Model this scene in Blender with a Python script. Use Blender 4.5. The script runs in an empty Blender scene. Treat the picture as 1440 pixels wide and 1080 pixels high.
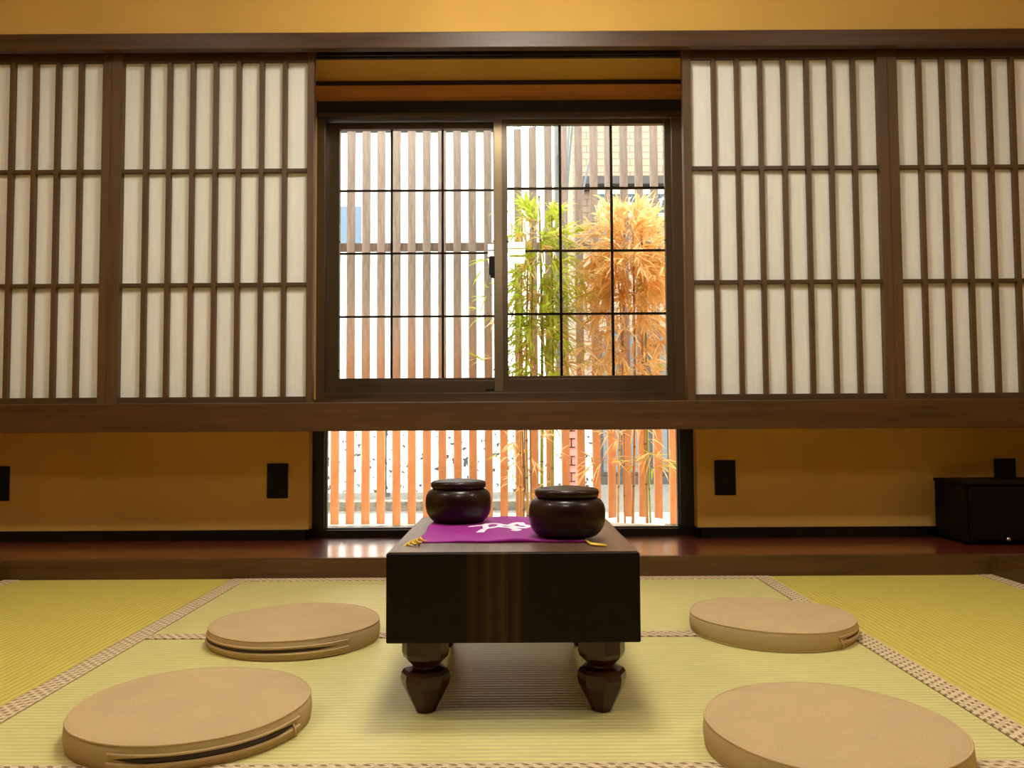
import bpy, bmesh, math, random
from mathutils import Vector, Matrix, noise as mnoise

C = bpy.context.scene.collection
R = math.radians
F = 1160.0            # focal length in pixels of the 1440 px wide photograph
PITCH = R(2.81)
ROLL = 0.0057
CAMH = 0.52

# ------------------------------------------------------------------ camera, world, exposure
cd = bpy.data.cameras.new('camera'); cam = bpy.data.objects.new('camera', cd); C.objects.link(cam)
cd.sensor_width = 36; cd.lens = F / 1440 * 36; cd.clip_start = .02; cd.clip_end = 200
cam.matrix_world = Matrix.Translation((0, 0, CAMH)) @ Matrix.Rotation(math.pi/2 + PITCH, 4, 'X') @ Matrix.Rotation(-ROLL, 4, 'Z')
bpy.context.scene.camera = cam

def at(px, py, Y):
    """point of the photograph -> (X, Z) on the vertical plane at distance Y"""
    dx, dy = px - 720, py - 540
    x = dx - ROLL*dy; u = -(dy + ROLL*dx)
    fy = F*math.cos(PITCH) - u*math.sin(PITCH)
    fz = u*math.cos(PITCH) + F*math.sin(PITCH)
    return x/fy*Y, CAMH + fz/fy*Y
def ax(px, py, Y): return at(px, py, Y)[0]
def az(py, Y, px=720): return at(px, py, Y)[1]

w = bpy.data.worlds.new('World'); bpy.context.scene.world = w; w.use_nodes = True
WORLD_STRENGTH = 10.5
bgn = w.node_tree.nodes['Background']; bgn.inputs[1].default_value = WORLD_STRENGTH
_tc = w.node_tree.nodes.new('ShaderNodeTexCoord'); _sx = w.node_tree.nodes.new('ShaderNodeSeparateXYZ')
_cr = w.node_tree.nodes.new('ShaderNodeValToRGB')
w.node_tree.links.new(_tc.outputs['Generated'], _sx.inputs[0]); w.node_tree.links.new(_sx.outputs[2], _cr.inputs[0])
w.node_tree.links.new(_cr.outputs[0], bgn.inputs[0])
_cr.color_ramp.elements[0].position = 0; _cr.color_ramp.elements[0].color = (1, .97, .9, 1)
_cr.color_ramp.elements[1].position = 1; _cr.color_ramp.elements[1].color = (.86, .93, 1, 1)
LAMP = 26.0           # radiance of the pendant lamp's shade
CEILING_LAMP = 62.0   # radiance of the round ceiling lamp
vs = bpy.context.scene.view_settings
vs.view_transform = 'Standard'; vs.look = 'None'; vs.gamma = 1; vs.exposure = 0.28; vs.use_curve_mapping = False
bpy.context.scene.cycles.max_bounces = 8
bpy.context.scene.cycles.diffuse_bounces = 5
bpy.context.scene.cycles.transparent_max_bounces = 12

# ------------------------------------------------------------------ mesh helpers
class MB:
    def __init__(s): s.v = []; s.f = []; s.sm = []
    def add(s, vs_, fs_, smooth=False):
        o = len(s.v); s.v += [tuple(p) for p in vs_]
        for f in fs_: s.f.append(tuple(i+o for i in f)); s.sm.append(smooth)
        return s
    def box(s, x0, x1, y0, y1, z0, z1):
        v = [(x, y, z) for x in (x0, x1) for y in (y0, y1) for z in (z0, z1)]
        return s.add(v, [(0,1,3,2),(4,6,7,5),(0,4,5,1),(2,3,7,6),(0,2,6,4),(1,5,7,3)])
    def tube(s, pts, rad, n=8, cap=True, smooth=True):
        pts = [Vector(p) for p in pts]; k = len(pts)
        rr = rad if isinstance(rad, (list, tuple)) else [rad]*k
        v = []; up = Vector((0,0,1))
        prev = None
        for i, p in enumerate(pts):
            d = (pts[min(i+1,k-1)] - pts[max(i-1,0)]).normalized()
            if prev is None:
                a = d.cross(up)
                if a.length < .1: a = d.cross(Vector((1,0,0)))
            else: a = prev - d*prev.dot(d)
            a.normalize(); prev = a; b = d.cross(a)
            for j in range(n):
                t = 2*math.pi*j/n; v.append(p + (a*math.cos(t) + b*math.sin(t))*rr[i])
        f = [(i*n+j, i*n+(j+1)%n, (i+1)*n+(j+1)%n, (i+1)*n+j) for i in range(k-1) for j in range(n)]
        if cap: f += [tuple(range(n))[::-1], tuple((k-1)*n+j for j in range(n))]
        return s.add(v, f, smooth)
    def lathe(s, prof, c=(0,0,0), n=32, smooth=True, lobes=0, amp=0):
        v = []; k = len(prof)
        for r, z in prof:
            for j in range(n):
                t = 2*math.pi*j/n; q = r
                if lobes: q = r*(1 + amp*abs(math.cos(lobes*t/2)) - amp)
                v.append((c[0]+q*math.cos(t), c[1]+q*math.sin(t), c[2]+z))
        f = [(i*n+j, i*n+(j+1)%n, (i+1)*n+(j+1)%n, (i+1)*n+j) for i in range(k-1) for j in range(n)]
        f += [tuple(range(n))[::-1], tuple((k-1)*n+j for j in range(n))]
        return s.add(v, f, smooth)
    def mesh(s, name, m):
        me = bpy.data.meshes.new(name); me.from_pydata(s.v, [], s.f); me.update()
        me.polygons.foreach_set('use_smooth', s.sm)
        if m: me.materials.append(m)
        return me
    def build(s, name, m, parent=None, bevel=0, seg=2):
        me = s.mesh(name, m)
        if bevel:
            bm = bmesh.new(); bm.from_mesh(me)
            bmesh.ops.bevel(bm, geom=[e for e in bm.edges if len(e.link_faces) == 2 and e.calc_face_angle(0) > .6], offset=bevel, segments=seg, affect='EDGES', profile=.6)
            bm.to_mesh(me); bm.free()
        o = bpy.data.objects.new(name, me); C.objects.link(o)
        if parent: attach(o, parent)
        return o
def attach(o, parent):
    o.parent = parent; o.matrix_parent_inverse = Matrix.Translation(-wloc(parent))
def wloc(o):
    p = Vector(o.location)
    if o.parent: p = p + wloc(o.parent) + o.matrix_parent_inverse.to_translation()
    return p
def empty(name, loc, label=None, cat=None, group=None, kind=None):
    o = bpy.data.objects.new(name, None); o.location = loc; o.empty_display_size = .05; C.objects.link(o)
    return tag(o, label, cat, group, kind)
def tag(o, label=None, cat=None, group=None, kind=None):
    if label: o['label'] = label
    if cat: o['category'] = cat
    if group: o['group'] = group
    if kind: o['kind'] = kind
    return o
def inst(name, me, loc, parent=None):
    o = bpy.data.objects.new(name, me); C.objects.link(o)
    o.location = loc
    if parent: attach(o, parent)
    return o
def box(name, m, x0, x1, y0, y1, z0, z1, parent=None, bevel=0, **k):
    o = MB().box(x0, x1, y0, y1, z0, z1).build(name, m, parent, bevel)
    return tag(o, **k) if k else o

# ------------------------------------------------------------------ materials
def srgb(r, g, b):
    f = lambda c: (c/255/12.92) if c/255 <= .04045 else ((c/255+.055)/1.055)**2.4
    return (f(r), f(g), f(b), 1)
class Mat:
    def __init__(s, name, col=(.5,.5,.5,1), rough=.6, spec=.5, metal=0, **kw):
        s.m = bpy.data.materials.new(name); s.m.use_nodes = True; s.nt = s.m.node_tree
        s.b = s.nt.nodes['Principled BSDF']
        s.b.inputs['Base Color'].default_value = col; s.b.inputs['Roughness'].default_value = rough
        s.b.inputs['Specular IOR Level'].default_value = spec; s.b.inputs['Metallic'].default_value = metal
        for k, v in kw.items(): s.b.inputs[k.replace('_', ' ')].default_value = v
        s._c = None
    def n(s, t, **kw):
        x = s.nt.nodes.new(t)
        for k, v in kw.items():
            if hasattr(x, k): setattr(x, k, v)
            else: x.inputs[k.replace('_', ' ')].default_value = v
        return x
    def l(s, a, b): s.nt.links.new(a, b)
    def coord(s, scale=(1,1,1), rot=(0,0,0)):
        t = s.n('ShaderNodeTexCoord'); mp = s.n('ShaderNodeMapping')
        mp.inputs['Scale'].default_value = scale; mp.inputs['Rotation'].default_value = rot
        s.l(t.outputs['Object'], mp.inputs[0]); return mp.outputs[0]
    def ramp(s, fac, stops, target='Base Color'):
        r = s.n('ShaderNodeValToRGB'); e = r.color_ramp.elements
        while len(e) < len(stops): e.new(.5)
        for i, (p, c) in enumerate(stops): e[i].position = p; e[i].color = c
        s.l(fac, r.inputs[0])
        if target: s.l(r.outputs[0], s.b.inputs[target])
        return r.outputs[0]
    def bump(s, h, strength=.3, dist=.002):
        b = s.n('ShaderNodeBump'); b.inputs['Strength'].default_value = strength; b.inputs['Distance'].default_value = dist
        s.l(h, b.inputs['Height']); s.l(b.outputs[0], s.b.inputs['Normal'])
        return b
def mul(c, k): return (c[0]*k, c[1]*k, c[2]*k, 1)
def wood(name, col, rough=.45, axis=0, grain=.55, spec=.5, scale=1.0, coat=0):
    M = Mat(name, col, rough, spec)
    sc = [38*scale]*3; sc[axis] = 2.0*scale
    nz = M.n('ShaderNodeTexNoise', Scale=1.0, Detail=6.0, Roughness=.62, Distortion=.7); M.l(M.coord(sc), nz.inputs['Vector'])
    M.ramp(nz.outputs[0], [(.30, mul(col, 1-grain)), (.52, col), (.72, mul(col, 1+grain*.6))])
    M.bump(nz.outputs[0], .12, .001)
    if coat: M.b.inputs['Coat Weight'].default_value = coat; M.b.inputs['Coat Roughness'].default_value = .15
    return M.m

m = {}
m['beam'] = wood('dark_stained_wood', srgb(75, 46, 14), .45, 0, .5)
m['shoji_v'] = wood('lattice_wood_upright', srgb(86, 58, 28), .5, 2, .35)
m['shoji_h'] = wood('lattice_wood_cross', srgb(72, 47, 22), .5, 0, .35)
m['step'] = wood('reddish_step_board', srgb(104, 36, 24), .36, 0, .4, spec=.7, coat=.9)
m['step_edge'] = wood('brown_step_edge', srgb(82, 54, 20), .42, 0, .5)
m['casing'] = wood('orange_brown_casing', srgb(186, 122, 48), .5, 0, .3)
m['goban'] = wood('dark_board_wood', srgb(25, 12, 6), .45, 1, .35, spec=.16)
m['legwood'] = wood('dark_leg_wood', srgb(50, 20, 11), .28, 2, .4)
m['bowl'] = wood('dark_bowl_wood', srgb(34, 14, 8), .36, 0, .3, spec=.22, coat=.18)
m['lamp_wood'] = wood('lamp_frame_wood', srgb(120, 80, 40), .5, 0, .4)
m['ceil'] = wood('ceiling_boards', srgb(92, 64, 36), .6, 1, .2)
m['dark_panel'] = wood('dark_panelled_wall', srgb(70, 48, 26), .6, 2, .3)
# lighter olive streaks running down one part of the dark block
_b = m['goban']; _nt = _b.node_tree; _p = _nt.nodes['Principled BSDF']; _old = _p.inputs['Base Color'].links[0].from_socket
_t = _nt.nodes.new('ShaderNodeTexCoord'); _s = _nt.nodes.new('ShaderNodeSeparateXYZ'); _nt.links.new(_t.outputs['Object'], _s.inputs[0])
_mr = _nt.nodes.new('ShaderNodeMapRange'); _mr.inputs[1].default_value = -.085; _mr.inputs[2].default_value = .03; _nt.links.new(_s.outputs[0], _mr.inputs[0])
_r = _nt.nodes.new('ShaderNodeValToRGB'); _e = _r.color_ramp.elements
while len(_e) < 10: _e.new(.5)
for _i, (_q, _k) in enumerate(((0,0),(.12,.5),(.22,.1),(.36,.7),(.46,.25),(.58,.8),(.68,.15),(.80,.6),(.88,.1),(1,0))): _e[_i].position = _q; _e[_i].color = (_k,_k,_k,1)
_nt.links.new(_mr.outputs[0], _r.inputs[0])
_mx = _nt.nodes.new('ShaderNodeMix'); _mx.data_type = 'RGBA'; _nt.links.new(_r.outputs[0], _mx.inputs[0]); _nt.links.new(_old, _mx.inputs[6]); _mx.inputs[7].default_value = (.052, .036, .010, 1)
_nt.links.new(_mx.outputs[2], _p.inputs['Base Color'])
def plaster(name, col):
    M = Mat(name, col, .9, .2)
    a = M.n('ShaderNodeTexNoise', Scale=3.0, Detail=4.0); M.l(M.coord(), a.inputs['Vector'])
    M.ramp(a.outputs[0], [(.3, mul(col, .93)), (.7, mul(col, 1.05))])
    b = M.n('ShaderNodeTexNoise', Scale=260.0, Detail=3.0); M.l(M.coord(), b.inputs['Vector'])
    M.bump(b.outputs[0], .25, .0015); return M.m
m['plaster'] = plaster('ochre_plaster', srgb(216, 172, 88))
M = Mat('washi_paper', srgb(234, 232, 220), .85, .15)
a = M.n('ShaderNodeTexNoise', Scale=1.0, Detail=5.0); M.l(M.coord((60, 60, 6)), a.inputs['Vector'])
M.ramp(a.outputs[0], [(.3, srgb(230, 228, 216)), (.7, srgb(238, 236, 226))]); m['paper'] = M.m
m['alu'] = Mat('bronze_aluminium', srgb(80, 64, 44), .32, .5, .35).m
m['alu_dark'] = Mat('dark_aluminium', srgb(34, 30, 25), .4, .5, .2).m
m['alu_light'] = Mat('bronze_aluminium_polished', srgb(120, 102, 74), .3, .5, .5).m
m['black'] = Mat('black_plastic', srgb(9, 9, 9), .45, .2).m
m['blackwood'] = Mat('black_lacquered_wood', srgb(12, 9, 7), .4, .25).m
m['cabinet'] = Mat('black_satin_lacquer', srgb(7, 7, 6), .5, .15).m
m['chrome'] = Mat('chrome', (.8,.8,.8,1), .15, .5, 1).m
m['brass'] = Mat('gold_cord', srgb(232, 190, 60), .45, .6, .1).m
def glass(name, tint, refl=1.0):
    mm = bpy.data.materials.new(name); mm.use_nodes = True; nt = mm.node_tree; nt.nodes.clear()
    o = nt.nodes.new('ShaderNodeOutputMaterial'); t = nt.nodes.new('ShaderNodeBsdfTransparent'); g = nt.nodes.new('ShaderNodeBsdfGlossy')
    f = nt.nodes.new('ShaderNodeFresnel'); mx = nt.nodes.new('ShaderNodeMixShader')
    f.inputs[0].default_value = 1.45; g.inputs['Roughness'].default_value = .0; t.inputs[0].default_value = tint
    nt.links.new(f.outputs[0], mx.inputs[0]); nt.links.new(t.outputs[0], mx.inputs[1]); nt.links.new(g.outputs[0], mx.inputs[2]); nt.links.new(mx.outputs[0], o.inputs[0])
    return mm
m['glass_tint'] = glass('tinted_window_glass', (.66, .67, .66, 1))
m['glass'] = glass('clear_window_glass', (.80, .81, .80, 1))
# tatami: ribbed rush, ribs along the mat's own X (rot=0) or Y
def tatami(name, col, along):
    M = Mat(name, col, .48, .6)
    ax_ = 'Y' if along == 'X' else 'X'
    wv = M.n('ShaderNodeTexWave', wave_type='BANDS', bands_direction=ax_, wave_profile='SIN', Scale=2*math.pi/.015/20/1.0, Distortion=.15)
    M.l(M.coord(), wv.inputs['Vector'])
    sc = (14, 420, 1) if along == 'X' else (420, 14, 1)
    nz = M.n('ShaderNodeTexNoise', Scale=1.0, Detail=3.0, Roughness=.6); M.l(M.coord(sc), nz.inputs['Vector'])
    sc = (330, 30, 1) if along == 'X' else (30, 330, 1)
    n2 = M.n('ShaderNodeTexNoise', Scale=1.0, Detail=2.0); M.l(M.coord(sc), n2.inputs['Vector'])
    c1 = M.ramp(nz.outputs[0], [(.32, mul(col, .84)), (.55, col), (.75, mul(col, 1.1))], None)
    c2 = M.ramp(wv.outputs[0], [(0, (.78,.75,.68,1)), (.3, (.97,.97,.95,1)), (1, (1,1,1,1))], None)
    mx = M.n('ShaderNodeMix', data_type='RGBA', blend_type='MULTIPLY'); mx.inputs[0].default_value = 1
    M.l(c1, mx.inputs[6]); M.l(c2, mx.inputs[7]); M.l(mx.outputs[2], M.b.inputs['Base Color'])
    ad = M.n('ShaderNodeMath', operation='MULTIPLY_ADD'); ad.inputs[1].default_value = .18
    M.l(n2.outputs[0], ad.inputs[0]); M.l(wv.outputs[0], ad.inputs[2])
    M.bump(ad.outputs[0], .5, .0016)
    return M.m
m['rush_x'] = tatami('rush_green_yellow', srgb(216, 207, 134), 'X')
m['rush_y'] = tatami('rush_golden_light', srgb(214, 196, 94), 'Y')  # golden tone also stands for weave sheen and weaker window light
def heri(name, along):
    M = Mat(name, srgb(190, 168, 130), .8, .2)
    tc = M.coord((1,1,1), (0, 0, 0 if along == 'X' else math.pi/2))
    ck = M.n('ShaderNodeTexChecker', Scale=70.0)
    ck.inputs[1].default_value = srgb(214, 194, 158); ck.inputs[2].default_value = srgb(196, 172, 136)
    M.l(tc, ck.inputs['Vector'])
    sx = M.n('ShaderNodeSeparateXYZ'); M.l(tc, sx.inputs[0])
    # slanted dark dashes: three rows
    sh = M.n('ShaderNodeMath', operation='MULTIPLY_ADD'); sh.inputs[1].default_value = .8; M.l(sx.outputs[1], sh.inputs[0]); M.l(sx.outputs[0], sh.inputs[2])
    a1 = M.n('ShaderNodeMath', operation='MULTIPLY'); a1.inputs[1].default_value = 1/.022; M.l(sh.outputs[0], a1.inputs[0])
    f1 = M.n('ShaderNodeMath', operation='FRACT'); M.l(a1.outputs[0], f1.inputs[0])
    g1 = M.n('ShaderNodeMath', operation='LESS_THAN'); g1.inputs[1].default_value = .42; M.l(f1.outputs[0], g1.inputs[0])
    a2 = M.n('ShaderNodeMath', operation='MULTIPLY'); a2.inputs[1].default_value = 1/.0125; M.l(sx.outputs[1], a2.inputs[0])
    f2 = M.n('ShaderNodeMath', operation='FRACT'); M.l(a2.outputs[0], f2.inputs[0])
    g2 = M.n('ShaderNodeMath', operation='LESS_THAN'); g2.inputs[1].default_value = .55; M.l(f2.outputs[0], g2.inputs[0])
    a3 = M.n('ShaderNodeMath', operation='MULTIPLY'); M.l(g1.outputs[0], a3.inputs[0]); M.l(g2.outputs[0], a3.inputs[1])
    mx = M.n('ShaderNodeMix', data_type='RGBA'); M.l(a3.outputs[0], mx.inputs[0]); M.l(ck.outputs[0], mx.inputs[6]); mx.inputs[7].default_value = srgb(134, 106, 78)
    M.l(mx.outputs[2], M.b.inputs['Base Color']); return M.m
m['heri_x'] = heri('border_cloth_x', 'X'); m['heri_y'] = heri('border_cloth_y', 'Y')
def cloth(name, col, rough=.9, fine=520, var=.10):
    M = Mat(name, col, rough, .15)
    n1 = M.n('ShaderNodeTexNoise', Scale=fine, Detail=2.0); M.l(M.coord(), n1.inputs['Vector'])
    n2 = M.n('ShaderNodeTexNoise', Scale=14.0, Detail=4.0); M.l(M.coord(), n2.inputs['Vector'])
    ad = M.n('ShaderNodeMath', operation='MULTIPLY_ADD'); ad.inputs[1].default_value = .5; M.l(n1.outputs[0], ad.inputs[0])
    hf = M.n('ShaderNodeMath', operation='MULTIPLY'); hf.inputs[1].default_value = .22; M.l(n2.outputs[0], hf.inputs[0]); M.l(hf.outputs[0], ad.inputs[2])
    M.ramp(ad.outputs[0], [(.25, mul(col, 1-var)), (.48, mul(col, 1+var))])
    M.bump(n1.outputs[0], .35, .0008); return M.m
m['cushion'] = cloth('tan_linen', srgb(188, 162, 118))
m['piping'] = cloth('tan_piping', srgb(196, 166, 122))
m['zip'] = Mat('shaded_zipper_tape', srgb(52, 36, 20), .8).m  # zipper tape darkened to stand for shadow inside the open slit
M = Mat('purple_silk', srgb(150, 26, 138), .6, .2); M.b.inputs['Sheen Weight'].default_value = .1; m['purple'] = M.m
m['white_print'] = Mat('white_print', srgb(240, 225, 240), .7).m

# board top with its 19 x 19 grid of thin dark lines
GX, GY0, GY1, GZ = .2245, 1.47, 2.035, .295
M = Mat('board_top_lined', srgb(88, 58, 40), .4, .9, Coat_Weight=.5, Coat_Roughness=.3)
nz = M.n('ShaderNodeTexNoise', Scale=1.0, Detail=5.0, Roughness=.6); M.l(M.coord((60, 2.5, 60)), nz.inputs['Vector'])
c1 = M.ramp(nz.outputs[0], [(.3, srgb(82, 52, 34)), (.55, srgb(104, 72, 50)), (.75, srgb(122, 90, 64))], None)
sx = M.n('ShaderNodeSeparateXYZ'); M.l(M.coord(), sx.inputs[0])
def gl(out, lo, hi, n):
    a = M.n('ShaderNodeMath', operation='SUBTRACT'); a.inputs[1].default_value = lo; M.l(out, a.inputs[0])
    b = M.n('ShaderNodeMath', operation='MULTIPLY'); b.inputs[1].default_value = n/(hi-lo); M.l(a.outputs[0], b.inputs[0])
    c = M.n('ShaderNodeMath', operation='ADD'); c.inputs[1].default_value = .5; M.l(b.outputs[0], c.inputs[0])
    d = M.n('ShaderNodeMath', operation='FRACT'); M.l(c.outputs[0], d.inputs[0])
    e = M.n('ShaderNodeMath', operation='SUBTRACT'); e.inputs[1].default_value = .5; M.l(d.outputs[0], e.inputs[0])
    f = M.n('ShaderNodeMath', operation='ABSOLUTE'); M.l(e.outputs[0], f.inputs[0])
    g = M.n('ShaderNodeMath', operation='LESS_THAN'); g.inputs[1].default_value = .0006*n/(hi-lo); M.l(f.outputs[0], g.inputs[0])
    # only inside the field
    h = M.n('ShaderNodeMath', operation='COMPARE'); h.inputs[1].default_value = n/2; h.inputs[2].default_value = n/2+.03; M.l(b.outputs[0], h.inputs[0])
    return g.outputs[0], h.outputs[0]
g1, h1 = gl(sx.outputs[0], -.208, .208, 18); g2, h2 = gl(sx.outputs[1], .017, .548, 18)
mxm = M.n('ShaderNodeMath', operation='MAXIMUM'); M.l(g1, mxm.inputs[0]); M.l(g2, mxm.inputs[1])
p1 = M.n('ShaderNodeMath', operation='MULTIPLY'); M.l(mxm.outputs[0], p1.inputs[0]); M.l(h1, p1.inputs[1])
p2 = M.n('ShaderNodeMath', operation='MULTIPLY'); M.l(p1.outputs[0], p2.inputs[0]); M.l(h2, p2.inputs[1])
mx = M.n('ShaderNodeMix', data_type='RGBA'); M.l(p2.outputs[0], mx.inputs[0]); M.l(c1, mx.inputs[6]); mx.inputs[7].default_value = srgb(14, 9, 6)
M.l(mx.outputs[2], M.b.inputs['Base Color']); m['board_top'] = M.m

# outdoor materials
M = Mat('fence_slat_wood', srgb(200, 130, 80), .75, .3)
oi = M.n('ShaderNodeObjectInfo')
nz = M.n('ShaderNodeTexNoise', Scale=1.0, Detail=6.0, Roughness=.7); M.l(M.coord((40, 40, 5)), nz.inputs['Vector'])
sx = M.n('ShaderNodeSeparateXYZ'); M.l(M.coord(), sx.inputs[0])
c0 = M.ramp(nz.outputs[0], [(.3, srgb(186, 122, 78)), (.6, srgb(214, 150, 104)), (.8, srgb(226, 170, 128))], None)   # lower, orange wood
c1 = M.ramp(nz.outputs[0], [(.3, srgb(116, 103, 96)), (.55, srgb(158, 143, 133)), (.8, srgb(188, 175, 164))], None)  # greyer wood higher up
ht = M.n('ShaderNodeMapRange'); ht.inputs[1].default_value = .45; ht.inputs[2].default_value = 1.25
M.l(sx.outputs[2], ht.inputs[0])
mx = M.n('ShaderNodeMix', data_type='RGBA'); M.l(ht.outputs[0], mx.inputs[0]); M.l(c0, mx.inputs[6]); M.l(c1, mx.inputs[7])
hv = M.n('ShaderNodeHueSaturation'); mr = M.n('ShaderNodeMapRange'); mr.inputs[3].default_value = .85; mr.inputs[4].default_value = 1.12
M.l(oi.outputs['Random'], mr.inputs[0]); M.l(mr.outputs[0], hv.inputs['Value']); M.l(mx.outputs[2], hv.inputs['Color'])
M.l(hv.outputs[0], M.b.inputs['Base Color']); m['slat'] = M.m
def leafm(name, a_, b_):
    M = Mat(name, a_, .55, .3); M.b.inputs['Transmission Weight'].default_value = 0
    nz = M.n('ShaderNodeTexNoise', Scale=9.0, Detail=2.0); M.l(M.coord(), nz.inputs['Vector'])
    col = M.ramp(nz.outputs[0], [(.35, a_), (.65, b_)])
    tr = M.n('ShaderNodeBsdfTranslucent'); M.l(col, tr.inputs[0])
    mxs = M.n('ShaderNodeMixShader'); mxs.inputs[0].default_value = .55
    M.l(M.b.outputs[0], mxs.inputs[1]); M.l(tr.outputs[0], mxs.inputs[2])
    M.l(mxs.outputs[0], M.nt.nodes['Material Output'].inputs[0]); return M.m
m['leaf_green'] = leafm('bamboo_leaf_green', srgb(172, 196, 52), srgb(214, 220, 96))
m['leaf_dry'] = leafm('bamboo_leaf_dry', srgb(246, 204, 128), srgb(252, 230, 180))
m['culm_green'] = Mat('bamboo_stem_green', srgb(150, 160, 60), .4).m
m['culm_dry'] = Mat('bamboo_stem_dry', srgb(196, 150, 70), .5).m
m['culm_tan'] = Mat('bamboo_stem_tan', srgb(186, 128, 66), .5).m
m['node'] = Mat('bamboo_joint', srgb(120, 96, 50), .6).m
def noisy(name, c0, c1, scale=20, rough=.85, lo=.4, hi=.6):
    M = Mat(name, c0, rough, .3); nz = M.n('ShaderNodeTexNoise', Scale=scale, Detail=5.0); M.l(M.coord(), nz.inputs['Vector'])
    M.ramp(nz.outputs[0], [(lo, c0), (hi, c1)]); return M.m
m['gravel'] = noisy('pale_gravel', srgb(160, 142, 116), srgb(206, 190, 164), 60)
m['street'] = noisy('street_asphalt', srgb(84, 80, 72), srgb(112, 108, 98), 30)
m['curb'] = noisy('concrete_curb', srgb(104, 100, 88), srgb(136, 130, 116), 20)
m['white_wall'] = Mat('white_render', srgb(240, 238, 232), .8).m
m['white_speck'] = noisy('stained_white_panel', srgb(70, 72, 70), srgb(240, 240, 232), 22, .8, .38, .44)
m['white_pot'] = Mat('white_glazed_pot', srgb(240, 242, 246), .3).m
m['soil'] = noisy('potting_soil', srgb(110, 84, 60), srgb(150, 120, 90), 40)
M = Mat('peach_brick', srgb(236, 200, 170), .8)
br = M.n('ShaderNodeTexBrick', Scale=1.0); br.inputs['Color1'].default_value = srgb(160, 138, 122); br.inputs['Color2'].default_value = srgb(164, 144, 116)
br.inputs['Mortar'].default_value = srgb(132, 110, 96); br.inputs['Mortar Size'].default_value = .006; br.inputs['Brick Width'].default_value = .24; br.inputs['Row Height'].default_value = .075
M.l(M.coord((1,1,1), (math.pi/2, 0, 0)), br.inputs['Vector']); M.l(br.outputs[0], M.b.inputs['Base Color']); m['brick'] = M.m
m['pink_tile'] = Mat('pink_wall_tile', srgb(126, 98, 88), .6).m
m['grey'] = Mat('grey_metal', srgb(66, 63, 60), .6).m
m['pale_grey'] = Mat('pale_grey', srgb(104, 105, 102), .6).m
m['teal'] = Mat('teal_sign_enamel', srgb(42, 68, 74), .4).m
m['blue_pane'] = Mat('blue_grey_pane', srgb(92, 116, 138), .2).m
m['blue_sign'] = Mat('blue_sign_enamel', srgb(36, 72, 132), .4).m
m['pink_sign'] = Mat('pink_sign_board', srgb(216, 146, 140), .5).m
m['ink'] = Mat('dark_ink', srgb(30, 26, 26), .6).m
m['cable'] = Mat('grey_cable', srgb(90, 96, 98), .6).m

# ------------------------------------------------------------------ room shell
YS, YB, YW = 3.04, 3.30, 3.39      # shoji plane, lower plaster wall, window
XL, XR = -.797, .705               # upper opening
LXL, LXR = -.812, .735             # lower opening
z_beam_lo, z_beam_hi = az(605, 2.98), az(564.5, 2.98)
z_head_lo, z_head_hi = az(69, 2.98), az(46.5, 2.98)
z_soffit = az(80.5, 3.09)
HW = 2.35; CEIL = 2.42; YBACK = -3.0
print('beam', z_beam_lo, z_beam_hi, 'head', z_head_lo, z_head_hi, 'soffit', z_soffit)
wm = MB()
wm.box(-HW, LXL, YB, YB+.16, -.12, z_beam_lo+.05)                    # lower walls either side of the low window
wm.box(LXR, HW, YB, YB+.16, -.12, z_beam_lo+.05)
wm.box(-HW, XL, 3.10, YB+.16, z_beam_lo+.05, z_soffit)               # walls behind the screens
wm.box(XR, HW, 3.10, YB+.16, z_beam_lo+.05, z_soffit)
wm.box(-HW, HW, 3.10, YB+.16, z_soffit, z_head_hi)                   # over the recess
wm.box(-HW, HW, 3.00, YB+.16, z_head_hi-.01, CEIL)                   # high plaster band
wm.box(LXL, LXR, 3.10, YB+.16, z_beam_lo, z_beam_hi-.02)             # behind the beam
tag(wm.build('wall_back', m['plaster']), kind='structure')
box('wall_left', m['plaster'], -HW-.1, -HW, YBACK, YB+.16, -.12, CEIL, kind='structure')
box('wall_right', m['plaster'], HW, HW+.1, YBACK, YB+.16, -.12, CEIL, kind='structure')
box('wall_front', m['dark_panel'], -HW-.1, HW+.1, YBACK-.1, YBACK, -.12, CEIL, kind='structure')
box('ceiling', m['ceil'], -HW-.1, HW+.1, YBACK-.1, YB+.16, CEIL, CEIL+.1, kind='structure')
box('floor', m['step_edge'], -HW-.1, HW+.1, YBACK-.1, YB+.16, -.12, -.056, kind='structure')

# beams and casings
t = box('trim_1', m['beam'], -HW, HW, 2.98, 3.12, z_beam_lo, z_beam_hi, bevel=.003, kind='structure')
tb = MB(); tb.box(-HW, HW, 2.965, 2.998, z_head_lo, z_head_hi); tb.box(-HW, HW, 2.990, 3.10, z_soffit+.012, z_head_hi-.001)
tag(tb.build('trim_2', m['beam'], bevel=.003), kind='structure')
# grooved upper track under the head beam
tr = MB(); tr.box(-HW, HW, 2.999, 3.010, z_soffit-.004, z_soffit+.012); tr.box(-HW, HW, 3.062, 3.070, z_soffit-.002, z_soffit+.012); tr.box(-HW, HW, 3.082, 3.099, z_soffit-.003, z_soffit+.012)
tag(tr.build('trim_3', m['alu_dark']), kind='structure')
# head casing of the window recess
zc1 = az(119, 3.285); zc0 = az(135, 3.285)
tag(MB().box(XL, XR, 3.285, 3.345, zc0, zc1).build('trim_4', m['casing'], bevel=.002), kind='structure')
tag(MB().box(XL, XR, 3.300, 3.345, zc1, z_soffit).build('groove_shade_strip', m['alu_dark']), kind='structure')  # dark strip stands in for the shadow groove above the casing
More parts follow.
